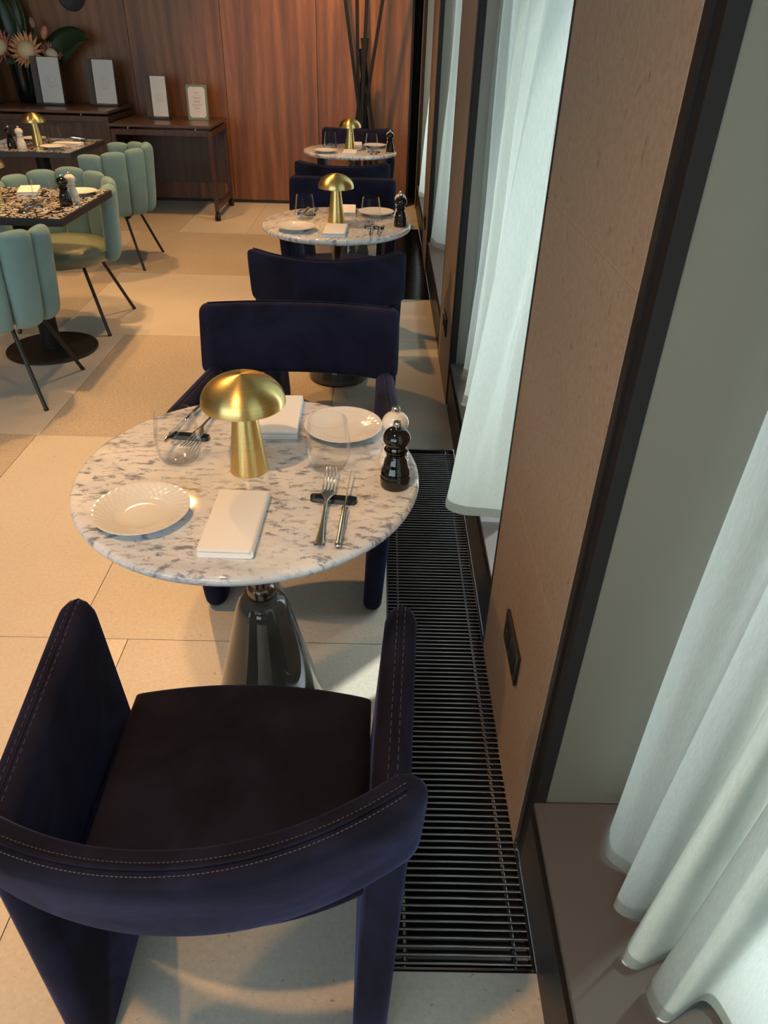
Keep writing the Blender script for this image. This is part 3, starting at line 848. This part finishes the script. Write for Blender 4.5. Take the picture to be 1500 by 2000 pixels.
A(gl, -2.40, 5.79, 0, 'clear tumbler to the right of the lamp on '+w2, GG)
A(gl, -2.66, 5.74, 0, 'clear tumbler behind the mills on '+w2, GG)
A(mb, -2.555, 5.43, 0, 'glossy black pepper mill on '+w2, 'black pepper mills')
A(mw, -2.487, 5.43, 0, 'glossy white salt mill beside the black mill on '+w2, 'white salt mills')
A(nk, -2.26, 5.66, 1.57, 'folded white napkin at the right side of '+w2, GK)
A(pt, -2.29, 5.47, 0, 'white ribbed side plate at the near right of '+w2, GP)
A(pt, -2.58, 5.85, 0, 'white ribbed side plate at the far left of '+w2, GP)
A(rs, -2.24, 5.83, 1.57, 'black cutlery rest at the far right of '+w2, GRr)
A(fk, -2.20, 5.85, 1.62, 'steel fork at the far right of '+w2, GF)
A(kf, -2.20, 5.88, 1.60, 'steel knife at the far right of '+w2, GKN)

# ------------------------------------------------------------------ SAGE TUB CHAIR (faces +y)
def tub():
    t = thing('tub_chair', '', 'chair')
    NP = 7; span = math.radians(208); a0 = -PI/2 - span/2
    for k in range(NP):
        am = a0 + span*(k+.5)/NP; hw = span/NP/2*1.01
        bm = bmesh.new(); NU, NV = 12, 18; hgt = .80 - .018*abs(k-3)/3*2
        F = {}
        for side in (0, 1):
            for i in range(NU+1):
                for j in range(NV+1):
                    u = math.sin((i/NU*2-1)*PI/2); v = math.sin((j/NV*2-1)*PI/2)
                    a = am + hw*u*(1-.10*max(0, -v)**2)
                    e = (max(0, 1-abs(u)**3.2))**.5 * (max(0, 1-abs(v)**9))**.5
                    z = .585 + (hgt-.585 if v > 0 else .225)*v
                    crown = 1-.09*abs(u)**3*(1 if v > 0 else .5)*abs(v)**4
                    z = .585 + (z-.585)*crown
                    R0 = .275 + .036*(z-.36)/.44
                    r = R0 + (.040*e if side else -.034*e)
                    F[side,i,j] = bm.verts.new((r*math.cos(a), r*math.sin(a)*.98, z))
        for side in (0, 1):
            for i in range(NU):
                for j in range(NV): bm.faces.new((F[side,i,j], F[side,i+1,j], F[side,i+1,j+1], F[side,i,j+1]))
        bmesh.ops.remove_doubles(bm, verts=bm.verts[:], dist=1e-5)
        mk('back_cushion', bm, M_GREEN, t, smooth=True)
    bm = bmesh.new()
    n = 64; prof = [(.0,.368),(.6,.368),(.93,.372),(.985,.386),(1.0,.41),(.995,.428),(.985,.433),(.97,.441),(.90,.456),(.75,.466),(.4,.472),(0,.474)]
    rings = []
    for r, z in prof:
        if r == 0: rings.append([bm.verts.new((0,.03,z))]); continue
        ring = []
        for i in range(n):
            a = 2*PI*i/n; rx = .262; ry = .262 if math.sin(a) < 0 else .285
            ring.append(bm.verts.new((r*rx*math.cos(a), .02 + r*ry*math.sin(a), z)))
        rings.append(ring)
    for a, b in zip(rings, rings[1:]):
        for i in range(n):
            j = (i+1)%n
            if len(a) == 1: bm.faces.new((a[0], b[j], b[i]))
            elif len(b) == 1: bm.faces.new((a[i], a[j], b[0]))
            else: bm.faces.new((a[i], a[j], b[j], b[i]))
    st = mk('seat', bm, M_LEATH, t, smooth=50)
    bm = bmesh.new()
    tube(bm, [(.2625*math.cos(a), .02+(.2625 if math.sin(a) < 0 else .2855)*math.sin(a), .4305) for a in [2*PI*i/64 for i in range(65)]], .0022, 6, cap=False); mk('piping', bm, M_LEATH, st, smooth=True)
    for sx in (-1, 1):
        for sy in (-1, 1):
            bm = bmesh.new(); tube(bm, [(sx*.135, sy*.12, .372), (sx*.258, sy*.238, .004)], .0095, 12)
            lg = mk('leg', bm, M_BLACK, t, smooth=40)
            bm = bmesh.new(); lathe(bm, [(0,0),(.0105,0),(.011,.004),(.0105,.010),(0,.010)], 12, (sx*.258, sy*.238, 0)); mk('foot_cap', bm, M_RUB, lg, smooth=40)
    return reg(t)
tb = tub()
tb.location = (-1.795, 3.215, 0); tb['label'] = 'sage velvet tub chair with channelled back, cut off by the left edge of the photo'; tb['group'] = 'sage tub chairs'
dup(tb, (-1.812, 4.18, 0), PI, 'sage tub chair behind the nearer terrazzo table with its leather seat in view')
dup(tb, (-1.965, 5.52, 0), PI/2, 'sage tub chair at the right side of the farther terrazzo table, back to the aisle')

# ------------------------------------------------------------------ CONSOLES ON CASTORS
def console(name, label, x0, x1, y0, y1, H_, closed, grp):
    t = thing(name, label, 'console table', ((x0+x1)/2, (y0+y1)/2, 0), 0, grp)
    W = (x1-x0)/2; D = (y1-y0)/2; s = .035; zb = .085; zr = H_-.062
    bx('tabletop', (-W-.004,-D-.004,H_-.022), (W+.004,D+.004,H_), M_WOODT, t, .0015, 1)
    for sx in (-1, 1):
        for sy in (-1, 1):
            a = (sx*W, sy*D); b = (sx*(W-s), sy*(D-s))
            bx('leg', (min(a[0],b[0]), min(a[1],b[1]), zb), (max(a[0],b[0]), max(a[1],b[1]), zr+.022), M_WOODD, t, .002, 1)
            cst = bpy.data.objects.new('castor', None); COL.objects.link(cst); cst.parent = t; cst.location = (sx*(W-s/2), sy*(D-s/2), 0)
            bm = bmesh.new(); lathe(bm, [(0,.06),(.016,.06),(.018,.075),(.014,.086),(0,.086)], 16); mk('swivel', bm, M_RUB, cst, smooth=40)
            for q in (-1, 1):
                bm = bmesh.new(); lathe(bm, [(0,-.009),(.028,-.009),(.031,-.006),(.031,.006),(.028,.009),(0,.009)], 24)
                bmesh.ops.rotate(bm, verts=bm.verts[:], matrix=Matrix.Rotation(PI/2, 3, 'Y'))
                bmesh.ops.translate(bm, verts=bm.verts[:], vec=(q*.0125, 0, .031)); mk('wheel', bm, M_RUB, cst, smooth=40)
            bm = bmesh.new(); tube(bm, [(0,0,.031),(0,0,.065)], .006, 8); mk('stem', bm, M_STEEL, cst, smooth=40)
    for sy in (-1, 1):
        ya, yb_ = sorted((sy*D, sy*(D-s))); bx('top_rail', (-W+s, ya, zr-.022), (W-s, yb_, zr+.022), M_WOODD, t, .002, 1)
    for sx in (-1, 1):
        xa, xb = sorted((sx*W, sx*(W-s)))
        bx('side_rail', (xa, -D+s, zr-.022), (xb, D-s, zr+.022), M_WOODD, t, .002, 1)
        bx('side_rail', (xa, -D+s, zb), (xb, D-s, zb+.05), M_WOODD, t, .002, 1)
    for sx in (-.66, .68):
        for sy in (-1, 1):
            bm = bmesh.new(); lathe(bm, [(0,zr+.022),(.008,zr+.022),(.008,H_-.022),(0,H_-.022)], 16, (sx*W, sy*(D-.02), 0)); mk('spacer', bm, M_STEEL, t, smooth=40)
    if closed:
        bx('front_panel', (-W+s, -D+.010, zb+.02), (W-s, -D+.024, zr-.022), M_WOODD, t)
    bx('back_panel', (-W+s, D-.024, zb+.12), (W-s, D-.010, zr-.022), M_WOODD, t)
    return t
console('console', 'lower dark wood console on black castors, right of the pair at the back wall', -2.36, -1.495, 6.885, 7.60, .772, False, 'dark wooden consoles')
console('console', 'taller dark wood console on castors under the flower vase', -3.85, -2.385, 6.95, 7.68, .856, True, 'dark wooden consoles')

# menu displays
def menu(x, y, z, rz, label, w=.15, h=.27, grp='menu stands'):
    t = thing('menu_stand', label, 'menu', (x, y, z), rz, grp)
    bx('foot', (-w*.62,-.075,0), (w*.62,.055,.014), M_DKLEA, t, .002)
    bx('foot_plate', (-w*.40,-.066,.014), (w*.40,.02,.016), M_GREYP, t)
    tl = .10
    def board(nm, x0, x1, y0, th, z0, z1, m, par):
        bm = bmesh.new(); box(bm, (x0, y0, z0), (x1, y0+th, z1))
        for v in bm.verts: v.co.y += (v.co.z-.014)*tl
        return mk(nm, bm, m, par)
    b = board('backboard', -w*.5, w*.5, .02, .012, .0145, .0145+h, M_DKLEA, t)
    c = board('card', -w*.46, w*.46, .0175, .002, .018, .010+h, M_CARD, t)
    bm = bmesh.new(); box(bm, (-w*.5-.045, .005, .0145), (-w*.5, .011, .0145+h))
    for v in bm.verts:
        v.co.y += (v.co.z-.014)*tl + (.022 if v.co.x > -w*.5-.02 else -.006)
    mk('side_flap', bm, M_GREYP, t)
    bm = bmesh.new(); zc = .0145+h*.47; R_ = w*.21
    def cv(px, pz): return (px, .0165+(pz-.014)*tl, pz)
    tube(bm, [cv(R_*math.cos(a), zc+R_*math.sin(a)) for a in [2*PI*i/40 for i in range(41)]], .0008, 4, cap=False)
    tube(bm, [cv(R_*.42*math.cos(a), zc+R_*.12+R_*.42*math.sin(a)) for a in [PI*.75+PI*1.25*i/24 for i in range(25)]], .0011, 4)
    tube(bm, [cv(-R_*.36+R_*.35*q, zc+R_*(.42+.22*math.sin(q*3))) for q in [i/10 for i in range(11)]], .0008, 4)
    for q in range(5): tube(bm, [cv(R_*math.cos(a), zc+R_*math.sin(a)) if e else cv(R_*.7*math.cos(a), zc+R_*.7*math.sin(a)) for e, a in ((0, -2.2+q*.3), (1, -2.2+q*.3))], .0006, 4)
    mk('emblem', bm, M_INK, c)
    return t
menu(-2.985, 7.33, .856, -.06, 'menu stand with white emblem card just right of the flower vase', .21, .355)
menu(-2.53, 7.40, .856, -.05, 'menu stand with white emblem card at the right end of the taller console', .205, .345)
menu(-3.56, 7.28, .856, -.05, 'menu stand cut off at the left edge of the photo, on the taller console', .21, .355)
menu(-2.035, 7.34, .772, .05, 'narrower menu stand with pale card on the lower console', .145, .32)
# tent card
t = thing('tent_card', 'small green bordered notice card on the right end of the lower console', 'card', (-1.70, 7.36, .772), .03)
t.scale = (1.38, 1.38, 1.40)
def tilt(nm, x0, x1, z0, z1, y, th, tl, m, par, cut=0):
    bm = bmesh.new()
    pts = [(x0,z0),(x1,z0),(x1,z1),(x0,z1)]
    if cut: pts = [(x0+cut,z0),(x1-cut,z0),(x1,z0+cut),(x1,z1-cut),(x1-cut,z1),(x0+cut,z1),(x0,z1-cut),(x0,z0+cut)]
    prism(bm, pts, 'y', y, y+th)
    for v in bm.verts: v.co.y += v.co.z*tl
    return mk(nm, bm, m, par)
fr = tilt('front_leaf', -.066, .066, 0, .195, 0, .002, .10, M_CGREEN, t)
cd = tilt('notice', -.054, .054, .012, .183, -.0012, .001, .10, M_CARD, t, .012)
tilt('back_leaf', -.066, .066, 0, .195, .040, .002, -.10, M_CGREEN, t)
for i, (zz, ww, hh) in enumerate(((.150,.017,.005),(.139,.012,.002),(.122,.026,.004),(.117,.020,.003),(.103,.024,.004),(.098,.020,.004),(.084,.034,.003),(.078,.030,.003),(.066,.020,.003),(.061,.014,.003),(.046,.012,.002))):
    o = tilt('text_line', -ww, ww, zz, zz+hh*.6, -.0018, .0005, .10, M_INK, cd)

# ------------------------------------------------------------------ FLOWER VASE
vx, vy = -3.30, 7.56
v = thing('flower_vase', 'tall dark vase of pink and cream proteas with broad green leaves', 'vase', (vx, vy, .856))
bm = bmesh.new(); lathe(bm, [(0,0),(.065,0),(.075,.01),(.085,.10),(.095,.24),(.10,.30),(.096,.30),(.09,.24),(.08,.10),(.07,.02),(0,.02)], 32); mk('vessel', bm, M_VASE, v, smooth=50)
def protea(x, y, z, R_, tilt_, rz, m1, open_=1.0):
    f = bpy.data.objects.new('protea', None); COL.objects.link(f); f.parent = v; f.location = (x, y, z); f.rotation_euler = (tilt_, 0, rz)
    bm = bmesh.new(); lathe(bm, [(0,-R_*.3)] + [(R_*.62*math.cos(a), R_*.5*math.sin(a)) for a in [-.5+(PI/2+.5)*q/8 for q in range(9)]][:-1] + [(0, R_*.5)], 24); mk('cone', bm, M_CREAM, f, smooth=60)
    bm = bmesh.new()
    for ring, (n, el, ln) in enumerate(((16, .15, 1.15), (16, .55, 1.05), (14, -.2, 1.05))):
        for k in range(n):
            a = 2*PI*(k+ring*.5)/n; c, s_ = math.cos(a), math.sin(a)
            e = el*open_ + (1-open_)*1.1
            p0 = Vector((c*R_*.45, s_*R_*.45, -R_*.15)); d = Vector((c*math.cos(e), s_*math.cos(e), math.sin(e)))
            p1 = p0 + d*R_*.45; p2 = p0 + d*R_*.95*ln*.8 + Vector((0,0,R_*.12))
            tube(bm, [p0, p1, p2], [R_*.07, R_*.10, R_*.015], 5, flat=.4)
    mk('petals', bm, m1, f, smooth=50)['kind'] = 'stuff'
    bm = bmesh.new(); tube(bm, [(0,0,-R_*.2), (0,0,-R_*2.2)], R_*.09, 8); mk('stem', bm, M_LEAF2, f, smooth=True)
protea(.12, -.10, .41, .115, 1.15, .15, M_PEACH)
protea(-.12, -.07, .42, .12, 1.0, -.3, M_PINK, .7)
protea(.31, -.03, .38, .085, .8, .6, M_PINK, .4)
def bud(x, y, z, R_, m1, tl):
    bm = bmesh.new(); lathe(bm, [(0,-R_*1.3),(R_*.5,-R_*.9),(R_*.75,0),(R_*.5,R_*.9),(0,R_*1.4)], 14)
    for vv in bm.verts: vv.co.x += vv.co.z*tl
    b = mk('flower_bud', bm, m1, v, smooth=True, loc=(x, y, z))
    bm = bmesh.new(); tube(bm, [(0,0,-R_), (-.05,0,-.32)], R_*.16, 6); mk('stem', bm, M_LEAF2, b, smooth=True)
bud(.29, -.05, .54, .042, M_PINK, .3); bud(.19, -.02, .61, .034, mat('mauve_bud', (.30,.17,.16), .7), -.1)
def leaf(pts, wid, m, nm='leaf'):
    bm = bmesh.new(); C_ = catmull(pts, 16); prev = None; rows = []
    for i, p in enumerate(C_):
        t_ = i/15; wd = wid*math.sin(PI*min(1, t_*.97+.02))**.8
        d = (C_[min(15, i+1)]-C_[max(0, i-1)]).normalized(); s_ = d.cross(Vector((0, -1, .25))).normalized()
        rows.append([bm.verts.new(p+s_*wd*q+Vector((0,.02*abs(q)*-1,0))) for q in (-1,-.5,0,.5,1)])
    for a, b in zip(rows, rows[1:]):
        for k in range(4): bm.faces.new((a[k], a[k+1], b[k+1], b[k]))
    o = mk(nm, bm, m, v, smooth=True); md = o.modifiers.new('thick', 'SOLIDIFY'); md.thickness = .002
leaf([(.15,0,.22),(.30,.0,.36),(.42,.0,.46),(.56,-.03,.52),(.68,-.06,.50)], .115, M_LEAF)
leaf([(-.02,.03,.25),(-.02,.05,.45),(-.05,.06,.68),(-.12,.08,.86)], .08, M_LEAF)
leaf([(-.05,.0,.25),(-.16,.0,.48),(-.28,.0,.66),(-.38,-.02,.74)], .09, M_LEAF2)
leaf([(.0,.03,.25),(.05,.05,.5),(.06,.06,.7),(.0,.08,.88)], .05, M_LEAF)
leaf([(.0,.0,.25),(.12,-.02,.40),(.20,-.03,.50),(.25,-.03,.58)], .03, M_LEAF2)

# round plaque on the walnut wall
pq = thing('wall_plaque', 'round dark plaque hanging on the walnut wall, cut by the top edge', 'plaque', (-2.80, YB-.02, 1.68))
bm = bmesh.new(); lathe(bm, [(0,0),(.118,0),(.122,-.005),(.122,-.018),(.115,-.022),(.105,-.018),(0,-.016)], 64)
bmesh.ops.rotate(bm, verts=bm.verts[:], matrix=Matrix.Rotation(-PI/2, 3, 'X')); mk('disc', bm, M_DKLEA, pq, smooth=35)
bm = bmesh.new()
for a_ in range(5):
    x = -.03+.015*a_; tube(bm, [(x, -.0185, -.05+.01*abs(a_-2)), (x*1.4, -.0185, .0), (x*.8, -.0185, .05)], .002, 5)
tube(bm, [(.085*math.cos(a), -.0185, .085*math.sin(a)) for a in [2*PI*i/48 for i in range(49)]], .0012, 4, cap=False)
mk('emblem', bm, mat('bronze_relief', (.07,.055,.035), .5), pq)
for o in kids(pq):
    pass

# ------------------------------------------------------------------ COAT STAND of crossed bars
cs = thing('coat_stand', 'tall dark stand of crossed flat bars before the walnut wall', 'coat stand', (-.205, 7.40, 0))
def bar(p, q, wdt=.030, th=.010):
    p = Vector(p); q = Vector(q); d = (q-p).normalized(); s_ = d.cross(Vector((0,1,0))).normalized(); f_ = s_.cross(d)
    bm = bmesh.new(); vs = []
    for c in (p, q):
        for a, b in ((-1,-1),(1,-1),(1,1),(-1,1)): vs.append(bm.verts.new(c + s_*a*wdt/2 + f_*b*th/2))
    for f in ((0,1,2,3),(4,7,6,5),(0,4,5,1),(1,5,6,2),(2,6,7,3),(3,7,4,0)): bm.faces.new([vs[i] for i in f])
    mk('bar', bm, M_BLACK2, cs)
bar((.10,-.03,.0), (-.22,-.06,2.15)); bar((-.13,.0,.0), (.24,-.02,2.15)); bar((-.02,-.04,0), (-.065,.03,2.15)); bar((-.045,-.075,0), (.050,-.075,2.15))
bar((-.17,.03,.0), (.035,.05,1.43)); bar((.20,.02,.0), (-.01,.01,1.43)); bar((.03,.04,.0), (.005,-.02,1.43)); bar((-.06,.05,0), (.02,.06,1.40))
bar((.13,.06,0),(-.03,.04,1.35))
bm = bmesh.new(); lathe(bm, [(0,0),(.21,0),(.21,.008),(0,.010)], 48); mk('base_disc', bm, M_BLACK, cs, smooth=35)

bpy.context.view_layer.update()
